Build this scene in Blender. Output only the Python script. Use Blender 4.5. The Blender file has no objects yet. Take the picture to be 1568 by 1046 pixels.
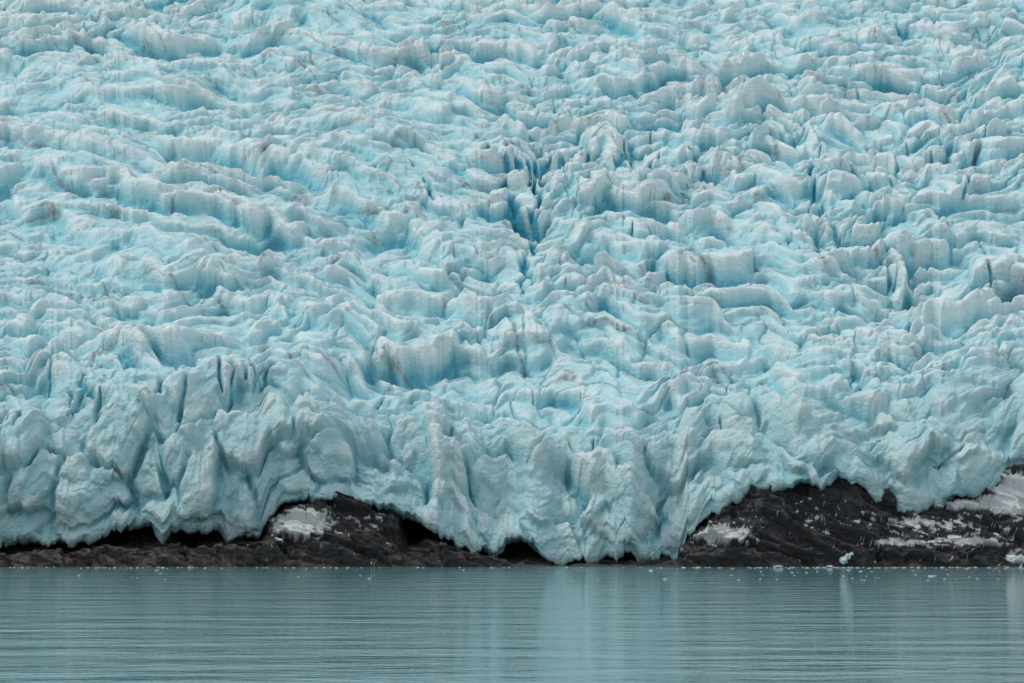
import bpy, math, numpy as np, random
from mathutils import Vector
np.random.seed(7); random.seed(7)
F=np.float32
RT=np.random.rand(65536,4).astype(F)
ANG=(np.random.rand(65536)*2*np.pi); GX=np.cos(ANG).astype(F); GY=np.sin(ANG).astype(F)
def hsh(ix,iy,seed):
    h=(ix*374761393+iy*668265263+seed*974711+12345)&0xFFFFFFFF
    h=((h^(h>>13))*1274126177)&0xFFFFFFFF
    h=((h^(h>>15))*668265263)&0xFFFFFFFF
    return (h^(h>>16))&0xFFFF
def gn(x,y,seed=0):
    xi=np.floor(x).astype(np.int64); yi=np.floor(y).astype(np.int64)
    xf=(x-xi).astype(F); yf=(y-yi).astype(F)
    u=xf*xf*xf*(xf*(xf*6-15)+10); v=yf*yf*yf*(yf*(yf*6-15)+10)
    def g(ox,oy):
        h=hsh(xi+ox,yi+oy,seed)
        return GX[h]*(xf-ox)+GY[h]*(yf-oy)
    a=g(0,0); b=g(1,0); c=g(0,1); d=g(1,1)
    return ((a+(b-a)*u)*(1-v)+(c+(d-c)*u)*v)*F(1.5)
def fbm(x,y,seed=0,o=4,gain=0.5):
    r=0; a=1.0
    for i in range(o):
        r=r+a*gn(x,y,seed+i*17); x=x*2.03+11.3; y=y*2.03-7.1; a*=gain
    return r
def ridged(x,y,seed=0,o=4,gain=0.5):
    r=0; a=1.0; w=1.0
    for i in range(o):
        n=1-np.abs(gn(x,y,seed+i*31))*1.6; n=np.clip(n,0,1)**1.5*w
        r=r+a*n; w=np.clip(n*1.6,0,1); x=x*2.1+3.7; y=y*2.1+9.2; a*=gain
    return r
def blocks(x,s,cw,ch,seed,k,A,B,c0,c1,dome=0.0,edge=False):
    """tilted, soft-edged ice blocks. A height jump, B sideways tilt, c0..c1 downhill-facing step"""
    x=(x/cw); s=(s/ch)
    xi=np.floor(x).astype(np.int64); yi=np.floor(s).astype(np.int64)
    sw=np.zeros(x.shape,F); sh=np.zeros(x.shape,F)
    F1=np.full(x.shape,9,F); F2=np.full(x.shape,9,F)
    for ox in (-1,0,1):
        for oy in (-1,0,1):
            h=hsh(xi+ox,yi+oy,seed); r=RT[h]
            dx=(x-(xi+ox)).astype(F)-r[...,0]; dy=(s-(yi+oy)).astype(F)-r[...,1]
            q=RT[(h*7+13)&0xFFFF]
            d2=dx*dx+dy*dy
            w=np.exp(-k*d2)
            hh=(q[...,0]-.5)*A+(q[...,1]-.5)*B*dx*cw-(c0+c1*q[...,2])*dy*ch-dome*d2
            sw+=w; sh+=w*hh
            if edge:
                m=d2<F1; F2=np.where(m,F1,np.minimum(F2,d2)); F1=np.where(m,d2,F1)
    o=sh/(sw+1e-12)
    if edge: return o,np.sqrt(F2)-np.sqrt(F1)
    return o
def sst(a,b,x):
    t=np.clip((x-a)/(b-a),0,1); return t*t*(3-2*t)
def blur(A,ry,rx):
    def b1(A,r,ax):
        if r<1: return A
        A=np.moveaxis(A,ax,0)
        P=np.concatenate([np.repeat(A[:1],r+1,0),A,np.repeat(A[-1:],r,0)],0).astype(np.float64)
        C=np.cumsum(P,0); B=(C[2*r+1:]-C[:-2*r-1])/(2*r+1)
        return np.moveaxis(B.astype(F),0,ax)
    for _ in range(2): A=b1(b1(A,ry,0),rx,1)
    return A
K=0.000225
def interp(tab,x):
    t=np.array(tab,float); return np.interp(x,t[:,0],t[:,1])
def height_at(tab,x,d):               # table of (bearing, elevation mark) -> metres at distance d
    return 20+(778-interp(tab,x))*K*d

LIP=[(-600,800),(-300,810),(0,838),(50,836),(110,834),(125,826),(165,820),(174,806),(200,812),(225,808),(250,822),(262,806),(335,810),(350,830),(400,824),
(412,796),(430,778),(470,768),(510,768),(540,772),(600,785),(622,800),(680,815),(700,835),(740,850),(762,852),(775,838),(800,834),(820,850),(850,862),(900,858),
(950,842),(965,828),(980,852),(1040,860),(1052,815),(1100,780),(1150,752),(1200,744),(1270,742),(1310,745),(1340,765),(1370,788),(1400,780),
(1450,765),(1500,755),(1530,738),(1568,728),(1800,740),(2200,760)]
TOP=[(-600,600),(0,600),(120,565),(200,545),(400,555),(560,595),(750,620),(900,600),(1100,575),(1300,592),(1400,565),(1568,560),(2200,560)]
LEAN=[(-600,.6),(0,.6),(200,.55),(500,.7),(600,1.2),(760,1.5),(1000,1.4),(1150,1.2),(1300,.9),(1568,.9),(2200,.9)]

# ---------------------------------------------------------------- glacier
a=np.concatenate([np.linspace(-0.5,-0.2,90,endpoint=False),np.linspace(-0.2,0.2,1420,endpoint=False),np.linspace(0.2,0.5,91)])
nc=len(a); col=784+a/K
zb=height_at(LIP,col,1006); zb=zb+1.4*gn(col*0.045,col*0,5)+0.7*gn(col*0.12,col*0,6)+.8*np.round(1.4*gn(col*0.06,col*0,12))
zt=height_at(TOP,col,1042); lean=interp(LEAN,col)
rec=8*gn(col*0.006,col*0,9)+5*gn(col*0.02,col*0,10)
one=np.ones(nc); H=zt-zb
Cy=[1075*one,1050*one,1024*one,1008+rec,1004+rec+6*lean,1010+rec+16*lean,1021+rec*.6+25*lean,1043+rec*.3+24*lean,1043+33+24*lean]
Cz=[zb+3,zb+2.2,zb+1.2,zb+0.2,zb+0.33*H,zb+0.66*H,zb+0.88*H,zt,zt+13]
rows_y=[];rows_z=[]
segs=[16,26,100,115,100,80]
for k,nseg in enumerate(segs):
    p=[Cy[k],Cy[k+1],Cy[k+2],Cy[k+3]] ; q=[Cz[k],Cz[k+1],Cz[k+2],Cz[k+3]]
    for i in range(nseg):
        t=i/nseg
        w=[-.5*t+t*t-.5*t**3,1-2.5*t*t+1.5*t**3,.5*t+2*t*t-1.5*t**3,-.5*t*t+.5*t**3]
        rows_y.append(sum(w[j]*p[j] for j in range(4))); rows_z.append(sum(w[j]*q[j] for j in range(4)))
n_lip=segs[0]+segs[1]
nS=860
el=np.linspace(600,-20,nS)
ys=380.2/(0.404-(778-el)*K)
ys=1043+(ys-ys[0])
ys=np.concatenate([ys,ys[-1]+np.linspace(8,450,50)])
y0=Cy[7]
for yv in ys:
    rows_y.append(y0+(yv-1043)*(1-(y0-1043)/(ys[-1]-1043)))
    zc=62+0.404*(yv-1043)
    w=1-sst(0,110,yv-1043)
    z=zc+(zt-62)*w
    if yv>1700: z=z-0.0006*(yv-1700)**2
    rows_z.append(z)
Y=np.array(rows_y); Z=np.array(rows_z); nr=Y.shape[0]
X=a[None,:]*Y
ds=np.sqrt(np.diff(Y,axis=0)**2+np.diff(Z,axis=0)**2)
S=np.concatenate([np.zeros((1,nc)),np.cumsum(ds,0)],0); S-=S[n_lip].mean()
U=9*gn(X/120+3,S/110,40)+5*gn(X/55,S/60,41)
Z=Z+U*sst(30,110,S)
Ty=np.gradient(Y,axis=0); Tz=np.gradient(Z,axis=0)
Ty=blur(Ty.astype(F),8,5); Tz=blur(Tz.astype(F),8,5)
L=np.sqrt(Ty**2+Tz**2)+1e-6; Ny=-Tz/L; Nz=Ty/L
fade=sst(-14,2,S).astype(F)
face=(1-sst(35,95,S+12*gn(X/25,S/25,17))).astype(F)
C=784+X/(Y*K)
def gz(cx,cy,rx,ry):
    return np.exp(-((C-cx)/rx)**2-((S-cy)/ry)**2).astype(F)
upl=np.clip(1.15*gz(300,400,400,190)+.35*gz(900,690,700,100)+.28*gn(X/70,S/90,18),0,1)
knot=gz(870,400,170,85)
rgt=gz(1250,430,330,170)
seracs=gz(230,50,300,55)
lowc=gz(900,120,350,50)
near=(1-sst(150,330,S))
rough=np.clip(0.95+.45*gn(X/75,S/80,19)+0.35*knot+0.2*rgt+0.15*seracs-0.2*lowc,0.35,1.5)
wx=X+12*gn(X/70,S/80,50)+5*gn(X/24,S/30,59); ws=S+30*gn(X/85,S/140,51)+10*gn(X/34,S/60,54)
fw=gn(X/9,S/11,52)+.4*gn(X/4,S/5,49); fv=gn(X/9,S/11,53)+.4*gn(X/4,S/5,48)
wx=wx+1.2*fw; ws=ws+1.6*fv
b0=blocks(wx+.2*ws,ws+.1*wx,38,46,65,15,12,.3,.06,.22,4)
b1,e1=blocks(wx+.25*ws,ws-.1*wx,25,37,60,17,9,.38,.05,.30,4,True)
b2,e2=blocks(wx-.2*ws,ws+.3*wx,13.5,19,61,17,5.4,.5,.03,.42,3,True)
b3=blocks(wx+.2*ws,ws-.3*wx,7,8.5,62,13,1.8,.45,.02,.33,1)
sw_=S+.62*X+26*gn(X/95,S/80,55)+8*gn(X/28,S/30,58)+1.4*fv
bl=blocks(X+12*gn(X/45,S/30,54)+1.5*fw,sw_,80,40,63,13,8,.07,.04,.27,1)
bl2=blocks(wx,S+.5*X+14*gn(X/60,S/50,56)+2*fw,34,17,64,14,4,.14,.05,.34,.8)
mixl=np.clip(upl*1.2+0.02,0,.95)
rg=ridged((wx+.5*ws)/16,ws/22,77,3,.5)
crk=(1-sst(0,.11,e2))*sst(.0,.3,gn(X/45,S/60,21)+.25*knot+.15*rgt+.1)
crk1=(1-sst(0,.06,e1))*sst(.0,.25,gn(X/60,S/60,22)+.1)
h=rough*((1-mixl)*(b0*.45*near+b1*.9+b2*.9-crk*2.0-crk1*1.8)+mixl*(bl*1.0+bl2*.95+.3*b2)+ b3*(.75-.35*mixl)+rg*.8)
h=h+0.36*fbm(wx/3.4,ws/4.2,90,3,.5)
cn=gn(wx/16+5,ws/34,95); cm=sst(.05,.35,gn(X/60,S/60,96)+.2*knot+.1*rgt)
thin=np.exp(-(cn/.035)**2)*cm*(1-mixl*.6)*(1-.7*face)
cn=gn(wx/40+5,ws/14,97); cm=sst(.05,.35,gn(X/50,S/50,98))
thin2=np.exp(-(cn/.03)**2)*cm*(1-face)
cn=gn(X/110,sw_/26,120); cm=sst(-.1,.25,gn(X/60,S/60,121)+.35*upl)
seam=np.exp(-(cn/.024)**2)*cm
cn=gn((wx-.5*ws)/60,(ws+.5*wx)/30,122); cm=sst(.0,.3,gn(X/55,S/60,123))
seam=np.maximum(seam,np.exp(-(cn/.022)**2)*cm)*(1-face)
# face: stacked blocks with shelves
fx=X+5*gn(X/30,S/34,100)+1.0*fw; fs=S+5*gn(X/30,S/30,108)+1.0*fv
skew=.35*sst(560,760,C)*(1-sst(1250,1500,C))
g1,ee1=blocks(fx+skew*fs,fs,17,24,110,14,13,.45,-.14,.30,6,True)
g2,ee2=blocks(fx+skew*.6*fs,fs-.12*fx,9,12,111,14,5.6,.55,-.15,.40,3,True)
g3=blocks(fx-.2*fs,fs,4.4,5.2,112,12,1.7,.5,-.1,.4,1)
big=7*gn(X/40,S/45,113)
cl=(1-sst(0,.16,ee1))*sst(-.2,.2,gn(X/30,S/40,114)+.4*seracs)
hf=g1*.9+g2*.85+g3*.7+big-cl*3.2+.36*fbm(X/3.0,S/3.4,105,3,.5)
hf=hf*(.5+.5*sst(0,16,S))
hd=h*(1-face)+hf*face-thin*1.8-thin2*1.4-seam*.9
CR=np.zeros_like(hd)
def crev(px0,s0,px1,s1,w,dep):
    yy=lambda s:1043+max(s-62,0)*0.927
    x0=(px0-784)*K*yy(s0); x1=(px1-784)*K*yy(s1)
    r0=max(0,np.searchsorted(S[:,nc//2],min(s0,s1)-6*w)-5); r1=np.searchsorted(S[:,nc//2],max(s0,s1)+6*w)+5
    A=min(x0,x1)-4*w; B=max(x0,x1)+4*w
    c0=max(0,np.searchsorted(X[min(r1,nr-1)],A)-40); c1=np.searchsorted(X[max(r0,0)],B)+40
    Xs=X[r0:r1,c0:c1]; Ss=S[r0:r1,c0:c1]
    if Xs.size==0: return
    Xw=Xs+2.2*gn(Xs/9,Ss/9,7)*min(w,2)
    vx=x1-x0; vs=s1-s0; LL=vx*vx+vs*vs+1e-6
    t=((Xw-x0)*vx+(Ss-s0)*vs)/LL; tc=np.clip(t,0,1)
    d=np.sqrt((Xw-x0-tc*vx)**2+(Ss-s0-tc*vs)**2)
    ww=w*(0.35+np.sin(np.pi*np.clip(tc,0.02,.98))*.8)
    g=np.exp(-(d/ww)**2)
    CR[r0:r1,c0:c1]=np.maximum(CR[r0:r1,c0:c1],g*dep)
for (p0,s0,p1,s1,w,dp) in [(745,440,775,385,1.6,7),(775,430,800,370,1.5,8),(800,445,812,365,1.8,9),(825,450,822,350,1.6,9),(850,455,835,360,1.7,9),
    (878,450,850,370,1.5,8),(900,455,905,400,1.6,6),(960,455,945,395,1.8,7),(770,370,810,310,2.2,8),(825,350,812,290,2,7),(800,300,806,230,1.8,5),
    (1060,430,1110,350,1.5,6),(1010,440,980,400,1.4,5),(920,400,935,360,1.2,5),(1480,330,1520,380,1.2,5),(1160,260,1170,230,1.,4),(1520,230,1525,200,.7,4)]:
    crev(p0,s0,p1,s1,w,dp)
rs=np.random.RandomState(3)
for i in range(30):
    p=rs.uniform(-60,580); s=rs.uniform(40,84); l=rs.uniform(6,20); crev(p,s,p+rs.uniform(-22,30),s+l,rs.uniform(.5,1.3),rs.uniform(3,5))
for i in range(14):
    p=rs.uniform(600,1750); s=rs.uniform(8,95); l=rs.uniform(6,18); crev(p,s,p+rs.uniform(-10,45),s+l,rs.uniform(.35,.8),rs.uniform(1.5,3.5))
for i in range(50):
    p=rs.uniform(-100,1700); s=rs.uniform(100,650); l=rs.uniform(8,26)
    crev(p,s,p+rs.uniform(-50,50),s+l*rs.rand(),rs.uniform(.4,.9),rs.uniform(1.5,3.5))
for i in range(40):
    p=rs.uniform(880,1600); s=rs.uniform(250,560); crev(p,s,p+rs.uniform(-15,15),s+rs.uniform(10,30),rs.uniform(.6,1.5),rs.uniform(2,4.5))
hd=(hd-CR)*fade+ (1-fade)*0.8*gn(X/5,S/5,3)
hd=hd.astype(F)
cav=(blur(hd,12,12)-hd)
Xf=X+0.15*hd*gn(X/14,S/14,200); Yf=Y+Ny*hd; Zf=Z+Nz*hd
dirt=sst(.05,.85,fbm(X/24,(S+.5*X)/18,300,4,.6)+0.2)

def mesh_grid(name,X,Y,Z,attrs):
    nr,nc=X.shape
    me=bpy.data.meshes.new(name)
    co=np.stack([X,Y,Z],-1).reshape(-1,3).astype(F)
    idx=np.arange(nr*nc,dtype=np.int32).reshape(nr,nc)
    q=np.stack([idx[:-1,:-1],idx[:-1,1:],idx[1:,1:],idx[1:,:-1]],-1).reshape(-1)
    nf=(nr-1)*(nc-1)
    me.vertices.add(nr*nc); me.vertices.foreach_set("co",co.reshape(-1))
    me.loops.add(nf*4); me.loops.foreach_set("vertex_index",q)
    me.polygons.add(nf); me.polygons.foreach_set("loop_start",np.arange(0,nf*4,4,dtype=np.int32))
    me.update(calc_edges=True)
    me.polygons.foreach_set("use_smooth",np.ones(nf,bool))
    for k,v in attrs.items():
        at=me.attributes.new(k,'FLOAT','POINT'); at.data.foreach_set("value",v.reshape(-1).astype(F))
    ob=bpy.data.objects.new(name,me); bpy.context.collection.objects.link(ob); return ob
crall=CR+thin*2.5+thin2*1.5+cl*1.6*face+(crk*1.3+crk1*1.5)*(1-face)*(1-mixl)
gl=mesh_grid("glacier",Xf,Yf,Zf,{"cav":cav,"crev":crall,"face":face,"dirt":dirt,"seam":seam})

# ---------------------------------------------------------------- bedrock
RF=[(-600,850),(0,854),(60,842),(130,840),(200,848),(260,842),(330,836),(400,833),(450,834),(520,834),(560,839),(610,850),(680,845),(720,853),(760,862),(850,868),(1000,868),(1050,858),(1100,850),(1568,845),(2200,850)]
RB=[(-600,845),(0,850),(160,842),(170,842),(340,840),(350,835),(405,832),(415,812),(430,792),(470,778),(520,764),(600,775),(612,790),(622,836),(690,840),(760,862),(1040,862),(1052,830),(1100,792),(1150,748),(1270,732),(1320,735),(1370,770),(1450,755),(1530,728),(1568,715),(2200,740)]
ar=np.linspace(-0.30,0.30,1900); yr=np.concatenate([np.linspace(980,1012,230),np.linspace(1012.4,1085,80)])
AR,YR=np.meshgrid(ar,yr); XR=AR*1000; CR_=784+XR/(1000*K)
CW=CR_+10*gn(XR/9,YR/12,400)+5*gn(XR/3,YR/5,401)
zf=height_at(RF,CW,992); zbk=height_at(RB,CW,1006)
sh0=987+2.5*gn(XR/22,YR*0,402)+1.0*gn(XR/6,YR*0,403)
t1=sst(0,1,(YR-sh0)/5.0)
z=-1.5+(zf+1.5)*t1
dip=np.clip((YR-sh0-5)/4,0,1)
leftw=(1-sst(640,760,CR_))
z=z-dip*1.5*leftw
t2=np.clip((YR-996)/14,0,1)
z=z+(zbk-zf+1.5*leftw*dip)*t2
z=z+np.clip(YR-1010,0,99)*0.10+np.clip(YR-1032,0,99)*0.5
wxr=XR+4*fbm(XR/16,YR/14,410,3)
q=(z*.9+YR*.6+.35*XR)   # tilted strata
p1=blocks(wxr+.8*z,q,12,6,430,34,6.5,.7,-.2,.6,0)
p2=blocks(wxr+.3*z,q+.2*wxr,4.5,2.4,431,34,2.8,.7,-.3,.9,0)
st=ridged((wxr+1.2*YR)/13,q/6,411,4,.55)
amp=sst(-1.5,3,z)
dR=p1*.8+p2*.9+(st-.9)*1.4+.35*fbm(XR/1.6,q/.9,413,3)
z=z+dR*amp*0.65
YD=YR-dR*amp*0.7
def zr(cx,cz,rx,rz): return np.exp(-((CR_-cx)/rx)**2-((z-cz)/rz)**2)
hz=lambda py:(20+(778-py)*K*1002)
snow=1.5*zr(462,hz(800),52,5)+1.4*zr(1098,hz(818),50,3.6)+1.7*zr(1552,hz(755),38,7)+1.3*zr(1490,hz(772),60,1.8)+.8*zr(1400,hz(800),60,1.5)+1.0*zr(1560,hz(855),20,3.4)+.9*zr(1370,hz(830),50,1.2)+.95*zr(1490,hz(828),45,1.4)+.5*zr(570,hz(800),30,4)+.42*zr(1450,hz(815),110,7)+.30*zr(1250,hz(790),100,7)
snow=snow+0.6*fbm((XR-z)/5,(z+.3*XR)/1.4,420,4,.6)
snow=sst(.66,.70,snow)
brown=sst(0,1,1-(CR_-150)/500)
rk=mesh_grid("bedrock_shore",XR*YR/1000,YD,z+0.25*snow,{"snow":snow,"brown":brown})

# ---------------------------------------------------------------- floating ice + ice blocks
def chunks(name,items,seed):
    import bmesh
    rr=random.Random(seed); bm=bmesh.new()
    for (x,y,z,sx,sy,sz,sub) in items:
        res=bmesh.ops.create_icosphere(bm,subdivisions=sub,radius=1.0)
        rot=rr.random()*6.28; c,s=math.cos(rot),math.sin(rot)
        for v in res['verts']:
            p=v.co*(1+rr.uniform(-.3,.3))
            p=Vector((p.x*c-p.y*s,p.x*s+p.y*c,p.z))
            v.co=Vector((x+p.x*sx,y+p.y*sy,z+p.z*sz))
    me=bpy.data.meshes.new(name); bm.to_mesh(me); bm.free()
    ob=bpy.data.objects.new(name,me); bpy.context.collection.objects.link(ob); return ob
rr=random.Random(5); items=[]
for i in range(340):
    px=rr.uniform(-100,1660)
    if rr.random()<.6: px=rr.gauss(1330,170)
    elif rr.random()<.5: px=rr.gauss(250,170)
    y=983-abs(rr.gauss(0,7)) if rr.random()<.75 else rr.uniform(800,980)
    s=rr.uniform(.12,.30)*(1.6 if rr.random()<.08 else 1)
    items.append(((px-784)*K*y,y,0.02,s*rr.uniform(1,2.4),s,s*.5,1))
fi=chunks("floating_ice",items,9)
items=[]
for (px,py,d,w,h_) in [(1291,858,986,6,6),(1297,852,987,5,5),(1303,848,987.5,3,3),(1190,867,983,7,1.4),(1270,867,984,6,1.4)]:
    z_=20+(778-py)*K*d
    items.append(((px-784)*K*d,d,z_,w*K*d,1.3,h_*K*d,2))
ib=chunks("stranded_ice_blocks",items,4)

# ---------------------------------------------------------------- water
me=bpy.data.meshes.new("lake_water")
me.from_pydata([(-4000,-600,0),(4000,-600,0),(4000,1100,0),(-4000,1100,0)],[],[(0,1,2,3)])
wt=bpy.data.objects.new("lake_water",me); bpy.context.collection.objects.link(wt)

# ---------------------------------------------------------------- materials
def newmat(n):
    m=bpy.data.materials.new(n); m.use_nodes=True; nt=m.node_tree
    return m,nt,nt.nodes["Principled BSDF"]
def N(nt,t,**k):
    n=nt.nodes.new(t)
    for a_,b_ in k.items(): setattr(n,a_,b_)
    return n
def attr(nt,name): 
    n=N(nt,"ShaderNodeAttribute"); n.attribute_name=name; return n.outputs["Fac"]
def mrange(nt,s,a0,a1,b0=0,b1=1):
    n=N(nt,"ShaderNodeMapRange"); n.interpolation_type='SMOOTHSTEP'
    nt.links.new(s,n.inputs[0])
    for i,v in enumerate((a0,a1,b0,b1)): n.inputs[i+1].default_value=v
    return n.outputs[0]
def math_(nt,op,a_,b_=None):
    n=N(nt,"ShaderNodeMath",operation=op)
    for i,v in enumerate((a_,b_)):
        if v is None: continue
        if isinstance(v,(int,float)): n.inputs[i].default_value=v
        else: nt.links.new(v,n.inputs[i])
    return n.outputs[0]
def mix(nt,f,c1,c2):
    n=N(nt,"ShaderNodeMix",data_type='RGBA')
    if isinstance(f,(int,float)): n.inputs[0].default_value=f
    else: nt.links.new(f,n.inputs[0])
    for i,c in ((6,c1),(7,c2)):
        if isinstance(c,tuple): n.inputs[i].default_value=(*c,1)
        else: nt.links.new(c,n.inputs[i])
    return n.outputs[2]
def noise(nt,scale,detail=4,rough=.55,vec=(1,1,1),rot=(0,0,0),dist=0):
    tc=N(nt,"ShaderNodeTexCoord"); mp=N(nt,"ShaderNodeMapping")
    mp.inputs["Scale"].default_value=vec; mp.inputs["Rotation"].default_value=rot
    nt.links.new(tc.outputs["Object"],mp.inputs[0])
    n=N(nt,"ShaderNodeTexNoise"); n.inputs["Scale"].default_value=scale; n.inputs["Detail"].default_value=detail; n.inputs["Roughness"].default_value=rough; n.inputs["Distortion"].default_value=dist
    nt.links.new(mp.outputs[0],n.inputs[0]); return n.outputs[0]
def bump(nt,h,dist,strength,prev=None):
    b=N(nt,"ShaderNodeBump"); b.inputs["Distance"].default_value=dist; b.inputs["Strength"].default_value=strength
    nt.links.new(h,b.inputs["Height"])
    if prev: nt.links.new(prev,b.inputs["Normal"])
    return b.outputs[0]

m,nt,bs=newmat("glacier_ice")
nA=noise(nt,.07,3); fn=noise(nt,.6,4,.65); st_=noise(nt,1.0,3,.6,(.16,.12,.6),(0,.2,0),.8)
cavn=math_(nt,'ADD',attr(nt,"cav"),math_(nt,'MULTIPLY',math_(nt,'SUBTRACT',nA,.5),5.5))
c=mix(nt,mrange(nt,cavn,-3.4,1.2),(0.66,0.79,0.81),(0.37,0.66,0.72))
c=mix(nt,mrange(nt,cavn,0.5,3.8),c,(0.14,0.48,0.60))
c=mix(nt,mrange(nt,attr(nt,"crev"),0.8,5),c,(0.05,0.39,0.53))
c=mix(nt,mrange(nt,fn,.50,.75,0,.30),c,(0.72,0.80,0.81))
d=math_(nt,'MULTIPLY',mrange(nt,st_,.50,.68),math_(nt,'ADD',math_(nt,'MULTIPLY',attr(nt,"dirt"),.5),.03))
c=mix(nt,d,c,(0.40,0.37,0.36))
sm=math_(nt,'MULTIPLY',attr(nt,"seam"),mrange(nt,fn,.38,.6,.25,.9))
c=mix(nt,sm,c,(0.23,0.22,0.215))
c=mix(nt,math_(nt,'MULTIPLY',attr(nt,"face"),.34),c,(0.34,0.46,0.46))
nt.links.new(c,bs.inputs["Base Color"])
bs.inputs["Roughness"].default_value=.6; bs.inputs["IOR"].default_value=1.31
hgt=math_(nt,'ADD',fn,math_(nt,'MULTIPLY',st_,.5))
nt.links.new(bump(nt,hgt,1.2,.8),bs.inputs["Normal"])
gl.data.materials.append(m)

m2,nt,bs=newmat("loose_ice")
c=mix(nt,noise(nt,.8,3),(0.60,0.70,0.72),(0.32,0.48,0.53)); nt.links.new(c,bs.inputs["Base Color"]); bs.inputs["Roughness"].default_value=.4
fi.data.materials.append(m2); ib.data.materials.append(m2)

m,nt,bs=newmat("wet_dark_rock")
n1=noise(nt,.35,5,.6,(1,1,2.2),(0,.4,0)); n2=noise(nt,1.6,4,.7,(1,1,2.5))
c=mix(nt,mrange(nt,n1,.3,.7),(0.012,0.013,0.016),(0.042,0.043,0.048))
c=mix(nt,math_(nt,'MULTIPLY',attr(nt,"brown"),mrange(nt,n1,.44,.58)),c,(0.10,0.08,0.067))
c=mix(nt,mrange(nt,n2,.60,.70,0,.6),c,(0.16,0.16,0.17))
c=mix(nt,attr(nt,"snow"),c,(0.80,0.84,0.85))
nt.links.new(c,bs.inputs["Base Color"]); bs.inputs["Roughness"].default_value=.36
nt.links.new(bump(nt,math_(nt,'ADD',n1,math_(nt,'MULTIPLY',n2,.4)),1.2,1),bs.inputs["Normal"])
rk.data.materials.append(m)

m,nt,bs=newmat("lake_water_surface")
bs.inputs["Base Color"].default_value=(0.13,0.27,0.29,1); bs.inputs["Roughness"].default_value=.04; bs.inputs["IOR"].default_value=1.333
w1=bump(nt,noise(nt,.4,3,.6,(.6,1,1)),.27,1.0)
w2=bump(nt,noise(nt,.06,3,.5,(.5,1,1)),1.1,1.0,w1)
nt.links.new(w2,bs.inputs["Normal"])
wt.data.materials.append(m)

# ---------------------------------------------------------------- light
EL,AZ=math.radians(55),math.radians(-80)
sc=bpy.context.scene
w=bpy.data.worlds.new("World"); sc.world=w; w.use_nodes=True; nt=w.node_tree
bg=nt.nodes["Background"]; sk=N(nt,"ShaderNodeTexSky"); sk.sky_type='NISHITA'; sk.sun_disc=False
sk.sun_elevation=EL; sk.sun_rotation=AZ; sk.air_density=1.0; sk.dust_density=4; sk.ozone_density=1
c=mix(nt,.75,sk.outputs[0],(6.8,7.0,7.1)); nt.links.new(c,bg.inputs[0]); bg.inputs[1].default_value=.120
sd=bpy.data.lights.new("sun","SUN"); sd.energy=1.1; sd.angle=math.radians(22); sd.color=(1,.97,.93)
so=bpy.data.objects.new("sun",sd); bpy.context.collection.objects.link(so)
dv=Vector((math.sin(AZ)*math.cos(EL),math.cos(AZ)*math.cos(EL),math.sin(EL)))
so.rotation_euler=dv.to_track_quat('Z','Y').to_euler()
cd=bpy.data.cameras.new("camera"); cam=bpy.data.objects.new("camera",cd); bpy.context.collection.objects.link(cam)
cam.location=(0,0,20); cam.rotation_euler=(math.radians(90)+math.atan(255*K),0,0)
cd.sensor_width=36; cd.lens=36/(1568*K); cd.clip_start=1; cd.clip_end=8000
sc.camera=cam
sc.view_settings.view_transform='Standard'
try: sc.view_settings.look='None'
except: pass
sc.view_settings.exposure=0
print("verts",nr*nc)
